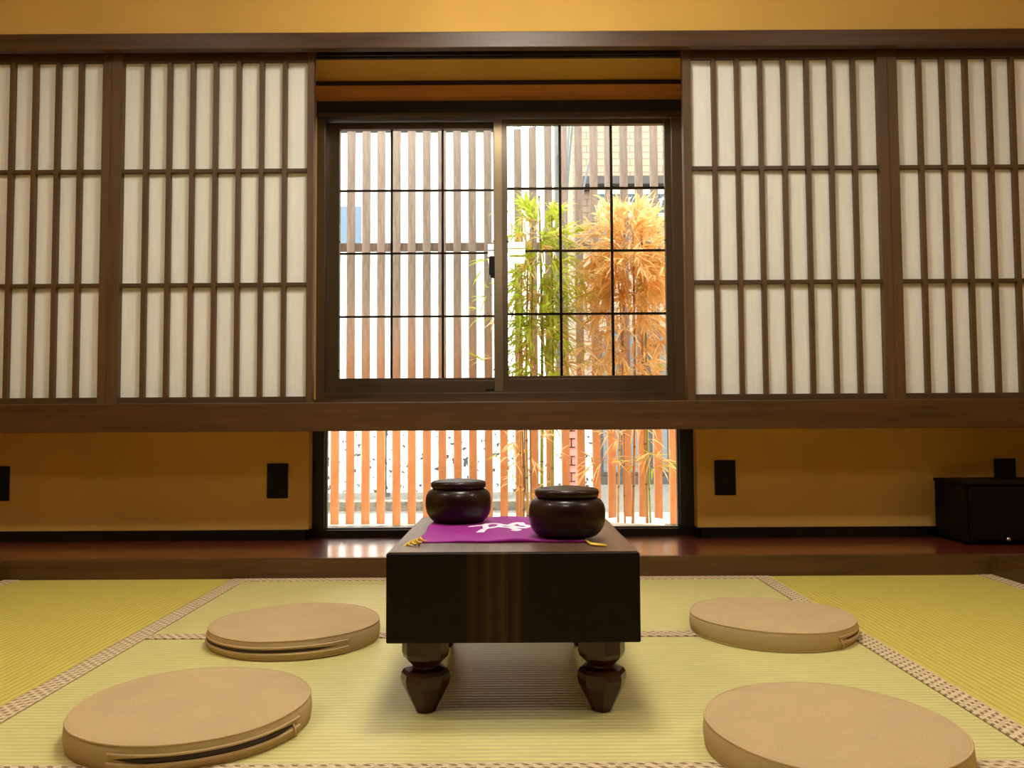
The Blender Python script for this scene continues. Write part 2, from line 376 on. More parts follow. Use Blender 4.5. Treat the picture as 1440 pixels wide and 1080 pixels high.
# raised wooden step along the window wall and edging at both sides of the mats
z_step = az(783.5, 2.84)
TL, TR = ax(6, 813, 2.84), ax(1394, 805, 2.84)
st = MB(); st.box(-HW, HW, 2.86, YW+.06, -.056, z_step)
tag(st.build('trim_5', m['step'], bevel=.002), kind='structure')
tag(MB().box(TL-.12, TR+.12, 2.838, 2.862, -.056, z_step+.0005).build('trim_6', m['step_edge'], bevel=.003), kind='structure')
for nm, x0, x1 in (('trim_7', -HW, TL), ('trim_8', TR, HW)):
    tag(MB().box(x0, x1, YBACK, 2.838, -.056, z_step-.004).build(nm, m['step_edge'], bevel=.004), kind='structure')
# baseboards
zb = az(743.5, YB-.012)
b = MB(); b.box(-HW, LXL+.002, YB-.012, YB+.001, z_step, zb); b.box(LXL-.01, LXL+.004, YB-.012, YW, z_step, zb)
tag(b.build('baseboard_left', m['blackwood'], bevel=.001), kind='structure')
b = MB(); b.box(LXR-.002, HW, YB-.012, YB+.001, z_step, zb); b.box(LXR-.004, LXR+.01, YB-.012, YW, z_step, zb)
tag(b.build('baseboard_right', m['blackwood'], bevel=.001), kind='structure')

# ------------------------------------------------------------------ upper sliding window
w1 = empty('window_1', ((XL+XR)/2, YW, z_beam_hi), kind='structure')
zs = az(563, 3.35); z_wt = az(146, 3.35)
fr = MB()
fx0, fx1 = XL, XR
ix0, ix1 = ax(456, 540, 3.35), ax(949, 540, 3.35)
zi0, zi1 = az(552, 3.35), az(165, 3.35)
fr.box(fx0, ix0, 3.345, 3.45, zs, z_wt); fr.box(ix1, fx1, 3.345, 3.45, zs, z_wt)
fr.box(ix0, ix1, 3.345, 3.45, zs, zi0); fr.box(ix0, ix1, 3.345, 3.45, zi1, z_wt)
fr.build('outer_frame', m['alu'], w1, bevel=.0015)
box('head_cover', m['alu_dark'], fx0, fx1, 3.33, 3.345, zi1+.012, z_wt+.03, w1, .0015)
box('track_lip', m['alu'], fx0, fx1, 3.326, 3.345, zi1-.002, zi1+.014, w1, .001)
box('sill_board', m['beam'], fx0, fx1, 3.12, 3.345, z_beam_hi-.012, zs+.001, w1)
g = MB()
for k in range(3): g.box(ix0, ix1, 3.352+k*.03, 3.356+k*.03, zi0, zi0+.006)
g.build('track', m['alu'], w1)
def sash(x0, x1, gx0, gx1, gz0_, gz1_, Y, vs_, hs_, thick, light_right):
    """one sliding sash: stiles, rails, glass and muntins"""
    s = empty('sash', ((x0+x1)/2, Y, zi0)); attach(s, w1); s.location = Vector(((x0+x1)/2, Y, zi0)); s.parent = w1
    zb_, zt_ = zi0+.004, zi1-.004
    box('stile', m['alu'], x0, gx0, Y-.014, Y+.014, zb_, zt_, s, .0015)
    o = box('stile', m['alu_light'] if light_right else m['alu'], gx1, x1, Y-.014, Y+.014, zb_, zt_, s, .0015)
    if light_right: o['label'] = 'polished bronze meeting stile'
    box('rail', m['alu'], gx0, gx1, Y-.014, Y+.014, zb_, gz0_-.012, s, .0015)
    box('rail', m['alu'], gx0, gx1, Y-.014, Y+.014, gz1_, zt_, s, .0015)
    box('glazing_bead', m['alu'], gx0, gx1, Y-.010, Y+.012, gz0_-.012, gz0_, s, .001)
    box('glass_pane', m['glass_tint'], gx0-.004, gx1+.004, Y-.002, Y+.002, gz0_-.006, gz1_+.006, s)
    for x in vs_: box('muntin', m['alu'], x-thick, x+thick, Y+.004, Y+.013, gz0_, gz1_, s)
    for z in hs_: box('muntin', m['alu'], gx0, gx1, Y+.006, Y+.015, z-thick*.85, z+thick*.85, s)
    for z in (az(340, Y), az(520, Y)):
        for x in (gx0, gx1): tag(MB().lathe([(.001,-.003),(.005,-.002),(.005,.002),(.001,.003)], (x, Y-.012, z), 8).build('glazing_clip', m['black'], s))
    return s
YL, YR = 3.402, 3.372
def sx_(px, Y): return ax(px, 360, Y)
s1 = sash(sx_(458, YL), sx_(706, YL), sx_(478, YL), sx_(694.5, YL), az(531, YL), az(182, YL), YL,
     [sx_(550.5, YL), sx_(622.5, YL)], [az(266.5, YL), az(355, YL), az(444, YL)], .0047, False)
s2 = sash(sx_(695, YR), sx_(948, YR), sx_(714, YR), sx_(935.5, YR), az(529, YR), az(176.5, YR), YR,
     [sx_(788.5, YR), sx_(861, YR)], [az(264.5, YR), az(352.5, YR), az(441.5, YR)], .0055, False)
x0, x1 = sx_(695, YR-.016), sx_(706.5, YR-.016)
o = box('stile_cap', m['alu_light'], x0, x1, YR-.0175, YR-.0135, zi0+.004, zi1-.004, s2, .001); o['label'] = 'polished bronze cap strip on the meeting stile'
lk = MB(); zl0, zl1 = az(392, YR), az(362, YR); xk = sx_(691, YR)
lk.box(xk-.004, xk+.014, YR-.034, YR-.016, zl0, zl1); lk.box(xk-.009, xk-.002, YR-.036, YR-.020, zl0+.012, zl1-.004); lk.box(xk-.009, xk+.008, YR-.036, YR-.022, zl0+.012, zl0+.024)
o = lk.build('crescent_latch', m['black'], s2, bevel=.002); o['label'] = 'small black crescent latch'
hx = sx_(692, 3.35); hz = az(548, 3.35)
box('sash_stop', m['black'], hx-.028, hx+.004, 3.352, 3.372, hz-.004, hz+.004, w1, .001)

# lower fixed window
w2 = empty('window_2', ((LXL+LXR)/2, YW, z_step), kind='structure')
gx0, gx1 = ax(458, 680, YW), ax(954.5, 680, YW); gz0_ = az(741, YW)
f2 = MB(); f2.box(LXL, gx0, YW-.03, YW+.05, z_step, z_beam_lo+.05); f2.box(gx1, LXR, YW-.03, YW+.05, z_step, z_beam_lo+.05); f2.box(gx0, gx1, YW-.03, YW+.05, z_step, gz0_-.006)
f2.build('outer_frame', m['alu_dark'], w2, bevel=.0015)
f3 = MB(); f3.box(gx0, gx0+.006, YW-.006, YW+.02, gz0_-.006, z_beam_lo+.05); f3.box(gx1-.006, gx1, YW-.006, YW+.02, gz0_-.006, z_beam_lo+.05); f3.box(gx0, gx1, YW-.006, YW+.02, gz0_-.006, gz0_)
o = f3.build('glazing_seal', m['pale_grey'], w2); o['label'] = 'pale grey glazing seal around the glass'
box('glass_pane', m['glass'], gx0+.003, gx1-.003, YW, YW+.005, gz0_-.003, z_beam_lo+.06, w2)
box('mullion_back', m['alu_dark'], LXL, LXR, YW-.03, YW+.05, z_beam_lo+.04, zs+.002, w2)

# ------------------------------------------------------------------ shoji screens
def shoji(x0, x1, sl, sr, Y, cells, label):
    """x0..x1 outer width; sl/sr stile widths"""
    zb_, zt_ = z_beam_hi-.002, az(71, Y)
    s = empty('shoji_screen', ((x0+x1)/2, Y, zb_), label, 'sliding screen', 'paper screens along the window wall')
    box('stile', m['shoji_v'], x0, x0+sl, Y-.014, Y+.016, zb_, zt_, s, .0015)
    box('stile', m['shoji_v'], x1-sr, x1, Y-.014, Y+.016, zb_, zt_, s, .0015)
    zr0, zr1 = az(556, Y), az(85, Y)
    box('rail', m['shoji_h'], x0+sl, x1-sr, Y-.010, Y+.014, zb_, zr0, s, .001)
    box('rail', m['shoji_h'], x0+sl, x1-sr, Y-.010, Y+.014, zr1, zt_, s, .001)
    for k in range(1, cells):
        x = x0+sl + (x1-sr-x0-sl)*k/cells
        box('upright_bar', m['shoji_v'], x-.0085, x+.0085, Y-.009, Y+.010, zr0-.001, zr1+.001, s, .0012)
    for py in (238.5, 398.5):
        z = az(py, Y); box('cross_bar', m['shoji_h'], x0+sl-.001, x1-sr+.001, Y-.0075, Y+.0095, z-.007, z+.007, s, .0012)
    box('paper', m['paper'], x0+sl-.004, x1-sr+.004, Y+.0125, Y+.0135, zr0-.004, zr1+.004, s)
    return s
def sxx(px, py=320): return ax(px, py, YS-.01)
e1 = sxx(440.8); d1 = sxx(153.5)
shoji(d1, e1, sxx(169.5)-d1, e1-sxx(431.5), YS, 8, 'paper lattice screen beside the left edge of the window')
wd = e1-d1
shoji(d1-wd, d1-.0008, sxx(169.5)-d1, d1-sxx(141.5), YS, 8, 'paper lattice screen at the far left of the window wall')
e2 = sxx(962.8); d2 = sxx(1253.5)
shoji(e2, d2-.0008, sxx(974.5)-e2, d2-sxx(1239.5), YS, 8, 'paper lattice screen beside the right edge of the window')
shoji(d2, d2+(d2-e2), sxx(1267)-d2, sxx(1267)-d2, YS, 8, 'paper lattice screen at the far right of the window wall')

# ------------------------------------------------------------------ outlet plates
def outlet(px, py, label):
    x, z = at(px, py, YB); hw_, hh = .0415, .069
    o = empty('outlet_plate', (x, YB, z-hh), label, 'outlet', 'black outlet plates on the low wall')
    box('cover', m['black'], x-hw_, x+hw_, YB-.007, YB+.001, z-hh, z+hh, o, .002)
    for dz in (-.03, 0, .03): box('socket', m['black'], x-.017, x+.017, YB-.0095, YB-.006, z+dz-.011, z+dz+.011, o, .001)
outlet(-1, 680, 'black outlet plate cut off by the left edge of the photo')
outlet(390.5, 676, 'black outlet plate on the ochre wall left of the low window')
outlet(1019.5, 671.5, 'black outlet plate on the ochre wall right of the low window')
outlet(1413, 669, 'black outlet plate half hidden behind the black cabinet')

# ------------------------------------------------------------------ black cabinet on the step
cx0, cy0, cy1 = 1.665, 3.035, 3.275
ctop = az(677, cy0, 1400)
cb = empty('low_cabinet', (1.95, 3.16, z_step), 'low black cabinet standing on the step at the right', 'cabinet')
box('body', m['cabinet'], cx0, 2.30, cy0+.016, cy1, z_step+.012, ctop-.012, cb, .006)
box('top_board', m['cabinet'], cx0-.004, 2.304, cy0-.004, cy1, ctop-.014, ctop, cb, .004)
for k, (a_, b_) in enumerate(((cx0+.006, 1.976), (1.980, 2.294))):
    d = box('door', m['cabinet'], a_, b_, cy0, cy0+.017, z_step+.022, ctop-.018, cb, .003)
    kx = b_-.09 if k == 0 else a_+.09; kz = az(757, cy0, 1414)
    kx = ax(1414, 757, cy0) if k == 0 else kx
    kn = MB(); kn.lathe([(.004,0),(.004,.012),(.007,.014),(.008,.02),(.004,.024)], (0,0,0), 14)
    kn.v = [(p[0]+kx, cy0-p[2], p[1]+kz) for p in kn.v]
    o = kn.build('knob', m['chrome'], d); o['label'] = 'tiny bright metal knob'
for x in (cx0+.03, 2.26):
    for y in (cy0+.04, cy1-.03): box('foot', m['cabinet'], x-.015, x+.015, y-.015, y+.015, z_step, z_step+.014, cb)

# ------------------------------------------------------------------ tatami mats
def mat(x0, x1, y0, y1, along, label, borders):
    o = empty('tatami_mat', ((x0+x1)/2, (y0+y1)/2, -.056), label, 'mat', 'tatami mats covering the floor')
    g_ = .0012
    box('rush_surface', m['rush_x' if along == 'X' else 'rush_y'], x0+g_, x1-g_, y0+g_, y1-g_, -.056, 0, o, .0015)
    BW = .05
    for b_ in borders:
        if b_ in 'NS':
            ya, yb = (y1-BW, y1-.0005) if b_ == 'N' else (y0+.0005, y0+BW)
            q = MB().box(-(x1-x0)/2+g_, (x1-x0)/2-g_, 0, yb-ya, 0, .0022).build('cloth_border', m['heri_x'], None, .0006); q.location = ((x0+x1)/2, ya, -.0008)
        else:
            xa, xb = (x1-BW, x1-.0005) if b_ == 'E' else (x0+.0005, x0+BW)
            q = MB().box(0, xb-xa, -(y1-y0)/2+g_, (y1-y0)/2-g_, 0, .0022).build('cloth_border', m['heri_y'], None, .0006); q.location = (xa, (y0+y1)/2, -.0008)
        attach(q, o)
def gy(px, py):                    # depth of a floor point
    dx, dy = px-720, py-540; u = -(dy+ROLL*dx)
    return -CAMH*(F*math.cos(PITCH)-u*math.sin(PITCH))/(u*math.cos(PITCH)+F*math.sin(PITCH))
ML = ax(352, 812, gy(352, 812)); MR = ax(1053, 806, gy(1053, 806))
y1_ = 2.838; ya_ = gy(500, 897.5); yb_ = gy(200, 1080); yb_ = min(yb_, gy(1400, 1080)) 
print('mats', ML, MR, ya_, yb_, TL, TR, gy(720, 809), z_step)
yb_ = ya_-.80
mat(ML, MR, ya_, y1_, 'X', 'wide tatami mat nearest the window step', 'NS')
mat(ML, MR, yb_, ya_, 'X', 'wide tatami mat in the middle under the game board', 'S')
mat(ML, MR, yb_-.80, yb_, 'X', 'wide tatami mat nearest the camera', 'S')
mat(TL, ML, 1.24, y1_, 'Y', 'golden tatami mat along the left side of the room', 'EW')
mat(MR, TR, 1.24, y1_, 'Y', 'golden tatami mat along the right side of the room', 'EW')
mat(TL, ML, -.4, 1.24, 'Y', 'golden tatami mat at the left of the camera', 'EW')
mat(MR, TR, -.4, 1.24, 'Y', 'golden tatami mat at the right of the camera', 'EW')
mat(ML, MR, -.80-.02, yb_-.80, 'X', 'wide tatami mat under the camera', 'S')
mat(TL, TR, YBACK, -.83, 'X', 'tatami matting filling the floor behind the camera', 'N')

# ------------------------------------------------------------------ go board on four carved legs
gb = empty('go_board', (0, (GY0+GY1)/2, 0), 'thick dark wooden game board table on four carved bulbous legs', 'game table')
GB = .136
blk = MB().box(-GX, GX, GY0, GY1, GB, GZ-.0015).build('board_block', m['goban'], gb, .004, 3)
tp = MB().box(-GX+.004, GX-.004, .004, GY1-GY0-.004, -.002, 0).build('playing_surface', m['board_top'], None, .0005)
tp.location = (0, GY0, GZ); attach(tp, gb); tp['label'] = 'lighter top surface with fine ruled lines'
def leg_mesh():
    prof = [(.0405,GB+.004),(.0425,GB-.001),(.0430,GB-.030),(.0405,GB-.038),(.0290,GB-.049),(.0240,GB-.0535),(.0240,GB-.0560),
            (.0300,.0790),(.0395,.0765),(.0440,.0700),(.0452,.0600),(.0425,.0480),(.0330,.0300),(.0235,.0120),(.0195,.0040),(.0180,0)]
    v = []; n = 32
    for r, z in prof:
        for j_ in range(n):
            t_ = 2*math.pi*j_/n + math.pi/8; a_ = (t_ % (math.pi/4)) - math.pi/8
            f_ = math.cos(math.pi/8)/math.cos(a_) if True else 1      # octagonal section
            v.append((r*f_*math.cos(t_), r*f_*math.sin(t_), z))
    k = len(prof); f = [(i_*n+j_, i_*n+(j_+1)%n, (i_+1)*n+(j_+1)%n, (i_+1)*n+j_) for i_ in range(k-1) for j_ in range(n)]
    f += [tuple(range(n))[::-1], tuple((k-1)*n+j_ for j_ in range(n))]
    me = MB().add(v, f, False).mesh('leg', m['legwood']); return me
lm = leg_mesh()
for y in (GY0+.062, GY1-.062):
    for x in (-.161, .161): inst('leg', lm, (x, y, 0), gb)
    # carved apron between block and leg
# ------------------------------------------------------------------ cloth
CX0, CX1, CY0, CY1 = -.183, .142, 1.585, 1.998
def fold(x, y):
    e = max(0, 1-(y-CY0)/.10); base = .0035
    u = min(1, max(0, (x-(-.02))/.09)) * (1-min(1, max(0, (x-.075)/.02)))
    lump = .004*e*math.sin(math.pi*min(1, max(0, (x+.07)/.13)))
    d1_ = math.hypot(x-.107, y-1.66); d2_ = math.hypot(x+.124, y-1.905)
    k = min(1, max(0, min(d1_, d2_)/.06-.95))
    return base + (lump + .0012*math.sin(x*55+y*20) * (1 if e < 1 else 1))*k
nx, ny = 60, 60; cm = MB(); vv = []
for j in range(ny+1):
    for i in range(nx+1):
        x = CX0+(CX1-CX0)*i/nx; y = CY0+(CY1-CY0)*j/ny
        vv.append((x + .002*math.sin(y*30)*(1 if i in (0,) else 0), y + (.0025*math.sin(x*38) if j == 0 else 0), GZ+fold(x, y)))
vv += [(p[0], p[1], GZ+.0003) for p in vv]
N = (nx+1)*(ny+1); ff = []
for j in range(ny):
    for i in range(nx):
        a_ = j*(nx+1)+i; ff.append((a_, a_+1, a_+nx+2, a_+nx+1)); ff.append((a_+N, a_+nx+1+N, a_+nx+2+N, a_+1+N))
for i in range(nx): ff.append((i+N, i+1+N, i+1, i)); q = ny*(nx+1)+i; ff.append((q, q+1, q+1+N, q+N))
for j in range(ny): a_ = j*(nx+1); ff.append((a_, a_+nx+1, a_+nx+1+N, a_+N)); a_ += nx; ff.append((a_+N, a_+nx+1+N, a_+nx+1, a_))
cm.add(vv, ff, True)
pc = empty('purple_cloth', ((CX0+CX1)/2, (CY0+CY1)/2, GZ), 'folded purple cloth with a white brushed emblem and gold tassels', 'cloth')
cm.build('cloth_sheet', m['purple'], pc)
# white brushed emblem: flat strokes following the cloth
def stroke(mb, pts, w0):
    P = [Vector((p[0], p[1], 0)) for p in pts]; Q = []
    for i in range(len(P)-1):
        for k in range(6):
            t_ = k/6; Q.append((P[i].lerp(P[i+1], t_), (pts[i][2]*(1-t_)+pts[i+1][2]*t_)*w0))
    Q.append((P[-1], pts[-1][2]*w0)); v = []
    for i, (p, ww) in enumerate(Q):
        d = (Q[min(i+1, len(Q)-1)][0]-Q[max(i-1, 0)][0]).normalized(); nrm = Vector((-d.y, d.x, 0))*ww
        for s_ in (-1, 1): q = p+nrm*s_; v.append((q.x, q.y, GZ+fold(q.x, q.y)+.0009))
    mb.add(v, [(2*i, 2*i+2, 2*i+3, 2*i+1) for i in range(len(Q)-1)], True)
def cp(px, py):                    # cloth point on the board top
    dx, dy = px-720, py-540; u = -(dy+ROLL*dx); k = -(CAMH-GZ-.004)/(u*math.cos(PITCH)+F*math.sin(PITCH))
    return (dx-ROLL*dy)*k, (F*math.cos(PITCH)-u*math.sin(PITCH))*k
em = MB()
def st_px(pts, w0=.0078): stroke(em, [(*cp(a_, b_), c_) for a_, b_, c_ in pts], w0)
st_px([(659, 740.5, .8), (668, 740, 1), (680, 739.5, .9), (686, 737, 1), (699, 736.3, 1.3), (706, 737.5, 1)])
st_px([(706, 737.5, 1), (701, 741, .8), (692, 743, .9), (683, 744, .8), (679, 745.3, 1), (674.5, 748.3, 1.1)])
st_px([(686, 737, .9), (682, 740, .8), (684, 743.5, .9)])
st_px([(706, 737.5, 1.1), (716, 738.5, 1.2), (725, 735.6, 1.2), (731, 735.2, 1)])
st_px([(702, 741.5, 1.2), (712, 741, 1), (720, 742, 1.1), (728, 744.5, 1.2), (722, 746.5, 1)])
st_px([(716, 738.5, 1.1), (728, 741, 1.2), (738, 742, 1.1), (745, 740, .8)])
st_px([(731, 735.2, 1), (735, 738.5, 1), (744, 740, .9)])
o = em.build('emblem', m['white_print'], pc); o['label'] = 'white brushed emblem'
def cord(name, pts, rad, par, lab):
    q = MB()
    for p_ in pts: q.tube(p_, rad, 6)
    o = q.build(name, m['brass'], par); o['label'] = lab
random.seed(4)
tx, ty = -.181, 1.548
loops = []
for k in range(5):
    a0 = .5+.45*k; r_ = .011-.001*k
    loops.append([(tx-.010+.006*k + r_*math.cos(a0+t_*.55), ty+.003*k + r_*math.sin(a0+t_*.55)*.7, GZ+.002+.0022*k+.003*math.sin(t_*.9)) for t_ in range(7)])
loops.append([(tx+.006, ty+.004, GZ+.003), (tx+.004, ty+.024, GZ+.003), (CX0+.004, CY0+.004, GZ+.004)])
cord('gold_tassel', loops, .0021, pc, 'curled gold tassel')
tx, ty = cp(838, 765)
loops = []
for k in range(9):
    a_ = -.5+.12*k
    loops.append([(CX1-.004, CY0+.006, GZ+.004), (tx-.010, ty+.004+.001*(k-4), GZ+.0035+.0007*(k % 3)), (tx+.016+.003*math.cos(k*2.1), ty-.003+.0024*(k-4), GZ+.002+.0006*(k % 2))])
cord('gold_tassel', loops, .0014, pc, 'fanned gold tassel')

# ------------------------------------------------------------------ go bowls
def go_bowl(x, y, z, sc, label):
    b = empty('go_bowl', (x, y, z), label, 'bowl', 'lidded bowls for the game stones')
    pr = [(.050,0),(.0575,.0025),(.0660,.0105),(.0718,.0205),(.0746,.032),(.0754,.043),(.0750,.0535),(.0730,.062),(.0690,.0690),(.0635,.0735),(.0590,.0755),(.056,.0765)]
    MB().lathe([(r*sc, h*sc) for r, h in pr], (x, y, z), 56).build('bowl_body', m['bowl'], b)
    pl = [(.0560,.0755),(.0600,.0768),(.0622,.0795),(.0632,.0835),(.0630,.0875),(.0612,.0908),(.0575,.0930),(.0530,.0942),(.0515,.0940),(.0400,.0958),(.0250,.0972),(.0120,.0978),(.0020,.0980)]
    o = MB().lathe([(r*sc, h*sc) for r, h in pl], (x, y, z), 56).build('lid', m['bowl'], b)
    return b
go_bowl(-.124, 1.900, GZ+.0038, 1.0, 'dark lidded wooden bowl at the back left of the cloth')
go_bowl(.1075, 1.648, GZ+.0038, 1.01, 'dark lidded wooden bowl at the front right of the cloth')

# ------------------------------------------------------------------ round cushions
def cushion(x, y, rad, h, label, zip0, zip1, gap, pull=None, tilt=(0, 0), seed=0):
    c = empty('floor_cushion', (x, y, 0), label, 'cushion', 'round tan floor cushions')
    n = 96
    def rr(t_, zf):                       # slightly uneven outline
        return rad*(1 + .008*math.sin(2*t_+seed) + .006*math.sin(3*t_+seed*1.7) + .003*math.sin(7*t_+seed))
    def hh(t_): return h*(1 + .05*math.sin(t_+seed) + .025*math.sin(3*t_+seed*2))
    prof = [(.0,0),(.94,0),(.985,.06),(1.0,.20),(1.006,.45),(1.002,.72),(.995,.92),(.982,.985),(.96,1.01),(.85,1.04),(.6,1.07),(.3,1.08),(.0,1.08)]
    v = []; 
    for r, z in prof:
        for j in range(n):
            t_ = 2*math.pi*j/n; q = rr(t_, z)*r
            px_, py_ = x+q*math.cos(t_), y+q*math.sin(t_)
            zz = hh(t_)*z if r > .3 else h*z
            zz += z*(tilt[0]*(px_-x) + tilt[1]*(py_-y)) if z > .0 else 0
            if z > 1: zz += .0012*mnoise.noise(Vector((px_*14, py_*14, seed)))
            v.append((px_, py_, max(0, zz)))
    k = len(prof)
    f = [(i*n+j, i*n+(j+1)%n, (i+1)*n+(j+1)%n, (i+1)*n+j) for i in range(k-1) for j in range(n)]
    MB().add(v, f, True).build('cushion_body', m['cushion'], c)
    def ring(zf, off, r_, a0, a1, name, mat_, closed=False, taper=False):
        pts = []; K = 96 if closed else 48; rs = []
        for j in range(K+1):
            t_ = a0+(a1-a0)*j/K; q = rr(t_, zf)*off
            px_, py_ = x+q*math.cos(t_), y+q*math.sin(t_)
            pts.append((px_, py_, hh(t_)*zf + zf*(tilt[0]*(px_-x)+tilt[1]*(py_-y))))
            rs.append(r_ * (min(1, .25+4*min(j, K-j)/K) if taper else 1))
        return MB().tube(pts, rs, 6, cap=not closed).build(name, mat_, c)
    ring(.965, .988, .0022, 0, 2*math.pi, 'piping', m['piping'], True)
    ring(.06, .985, .002, 0, 2*math.pi, 'piping', m['piping'], True)
    if zip1 > zip0:
        ring(.50, .998, gap, zip0, zip1, 'zipper', m['zip'], taper=True)
        ring(.66, 1.004, .0026, zip0-.02, zip1+.02, 'zipper_flap', m['piping'])
        ring(.34, 1.007, .0032, zip0-.02, zip1+.02, 'zipper_flap', m['piping'])
    if pull is not None:
        q = rr(pull, .5)*1.012; px_, py_ = x+q*math.cos(pull), y+q*math.sin(pull)
        MB().tube([(px_, py_, h*.55), (px_+.003*math.cos(pull), py_+.003*math.sin(pull), h*.4), (px_+.006, py_-.004, h*.12)], [.0016,.0018,.0024], 6).build('zipper_pull', m['piping'], c)
cushion(-.557, 1.457, .197, .044, 'round tan cushion at the front left with a gaping zipper slit', R(255), R(348), .0046, R(343), (0, 0), .4)
cushion(-.532, 2.046, .202, .044, 'round tan cushion at the back left beside the game table', R(186), R(318), .0034, R(188), (0, 0), 2.1)
cushion(.645, 2.090, .200, .044, 'round tan cushion at the back right with a hanging zipper pull', R(300), R(352), .0025, R(301), (0, 0), 3.9)
cushion(.504, 1.337, .200, .044, 'round tan cushion at the front right cut off by the photo edge', 0, 0, .0025, None, (0, 0), 5.2)

# ------------------------------------------------------------------ pendant lamp (above the frame, mirrored in the glass)
lx, ly, lz0, lz1 = -.035, .74, 1.72, 1.84
pl_ = empty('pendant_lamp', (lx, ly, CEIL), 'square wooden pendant lamp hanging above the game table', 'lamp')
ml = bpy.data.materials.new('lamp_glow'); ml.use_nodes = True; nt = ml.node_tree; nt.nodes.clear()
e = nt.nodes.new('ShaderNodeEmission'); e.inputs[0].default_value = (1, .93, .80, 1); e.inputs[1].default_value = LAMP
oo = nt.nodes.new('ShaderNodeOutputMaterial'); nt.links.new(e.outputs[0], oo.inputs[0])
box('diffuser', ml, lx-.135, lx+.135, ly-.135, ly+.135, lz0+.006, lz1-.006, pl_)
f = MB()
for z in (lz0, lz1-.012): 
    f.box(lx-.15, lx+.15, ly-.15, ly-.137, z, z+.012); f.box(lx-.15, lx+.15, ly+.137, ly+.15, z, z+.012)
    f.box(lx-.15, lx-.137, ly-.15, ly+.15, z, z+.012); f.box(lx+.137, lx+.15, ly-.15, ly+.15, z, z+.012)
for a_ in (-.15, .138):
    for b_ in (-.15, .138): f.box(lx+a_, lx+a_+.012, ly+b_, ly+b_+.012, lz0, lz1)
f.box(lx-.137, lx+.137, ly+.137, ly+.142, (lz0+lz1)/2-.004, (lz0+lz1)/2+.004)
f.build('shade_frame', m['lamp_wood'], pl_)
MB().tube([(lx, ly, lz1-.01), (lx, ly, CEIL)], .003, 8).build('cord', m['black'], pl_)
MB().lathe([(.045,-.03),(.05,-.01),(.05,0)], (lx, ly, CEIL), 24).build('ceiling_rose', m['white_wall'], pl_)

# round ceiling lamp near the window wall
cl = empty('ceiling_lamp', (.03, 1.86, CEIL), 'round flat white lamp on the ceiling in front of the window wall', 'lamp')
mc = ml.copy(); mc.name = 'ceiling_lamp_glow'; mc.node_tree.nodes['Emission'].inputs[1].default_value = CEILING_LAMP
MB().lathe([(.19,-.055),(.205,-.045),(.205,-.015),(.19,-.008)], (.03, 1.86, CEIL), 40).build('diffuser', mc, cl)
MB().lathe([(.21,-.012),(.215,-.006),(.215,0)], (.03, 1.86, CEIL), 40).build('base_plate', m['white_wall'], cl)

# two unseen ceiling lights added to even out the wall brightness
md = ml.copy(); md.name = 'fill_light_glow'; md.node_tree.nodes['Emission'].inputs[1].default_value = 440
for x_, y_, lab in ((-1.55, 1.35, 'added fill light out of view in the ceiling at the left'), (1.62, 1.25, 'added fill light out of view in the ceiling at the right')):
    dl = empty('added_fill_light', (x_, y_, CEIL), lab, 'lamp', 'added ceiling fill lights')
    MB().lathe([(.055,-.006),(.058,-.003)], (x_, y_, CEIL), 24).build('diffuser', md, dl)
    MB().lathe([(.060,-.002),(.066,-.010),(.072,-.008),(.074,0)], (x_, y_, CEIL), 24).build('trim_ring', m['white_wall'], dl)

# ================================================================== outdoors
GZ0 = -.12
box('garden_ground', m['gravel'], -6, 6, YB+.17, 6.0, GZ0-.1, GZ0, kind='structure')
# slatted fence
FY = 4.6; sp = 21.57*FY/F
fe = empty('slat_fence', (0, FY, GZ0), 'tall fence of upright wooden slats standing outside the window', 'fence')
x_first = ax(470.5, 680, FY); z_sb = az(738, FY, 500)
sm_ = MB().box(-.0215, .0215, -.0125, .0125, 0, 2.75-z_sb).mesh('slat', m['slat'])
i0 = -int((x_first+2.6)/sp)
random.seed(2)
for i in range(i0, i0+int(5.2/sp)+1):
    inst('slat', sm_, (x_first+i*sp+random.uniform(-.0015,.0015), FY, z_sb+random.uniform(-.006, .004)), fe)
for py in (347,): 
    z = az(py, FY+.03); MB().box(-2.65, 2.65, FY+.015, FY+.045, z-.022, z+.022).build('rail', m['slat'], fe)
MB().box(-2.65, 2.65, FY+.015, FY+.045, 2.64, 2.68).build('rail', m['slat'], fe)
for x in (-2.6, 2.6): 
    q = MB().box(-.04, .04, -.04, .04, 0, 2.85).build('post', m['slat'], None); q.location = (x, FY+.09, GZ0); attach(q, fe)
box('curb', m['curb'], -2.7, 2.7, FY-.05, FY+.05, GZ0, z_sb-.008, fe)

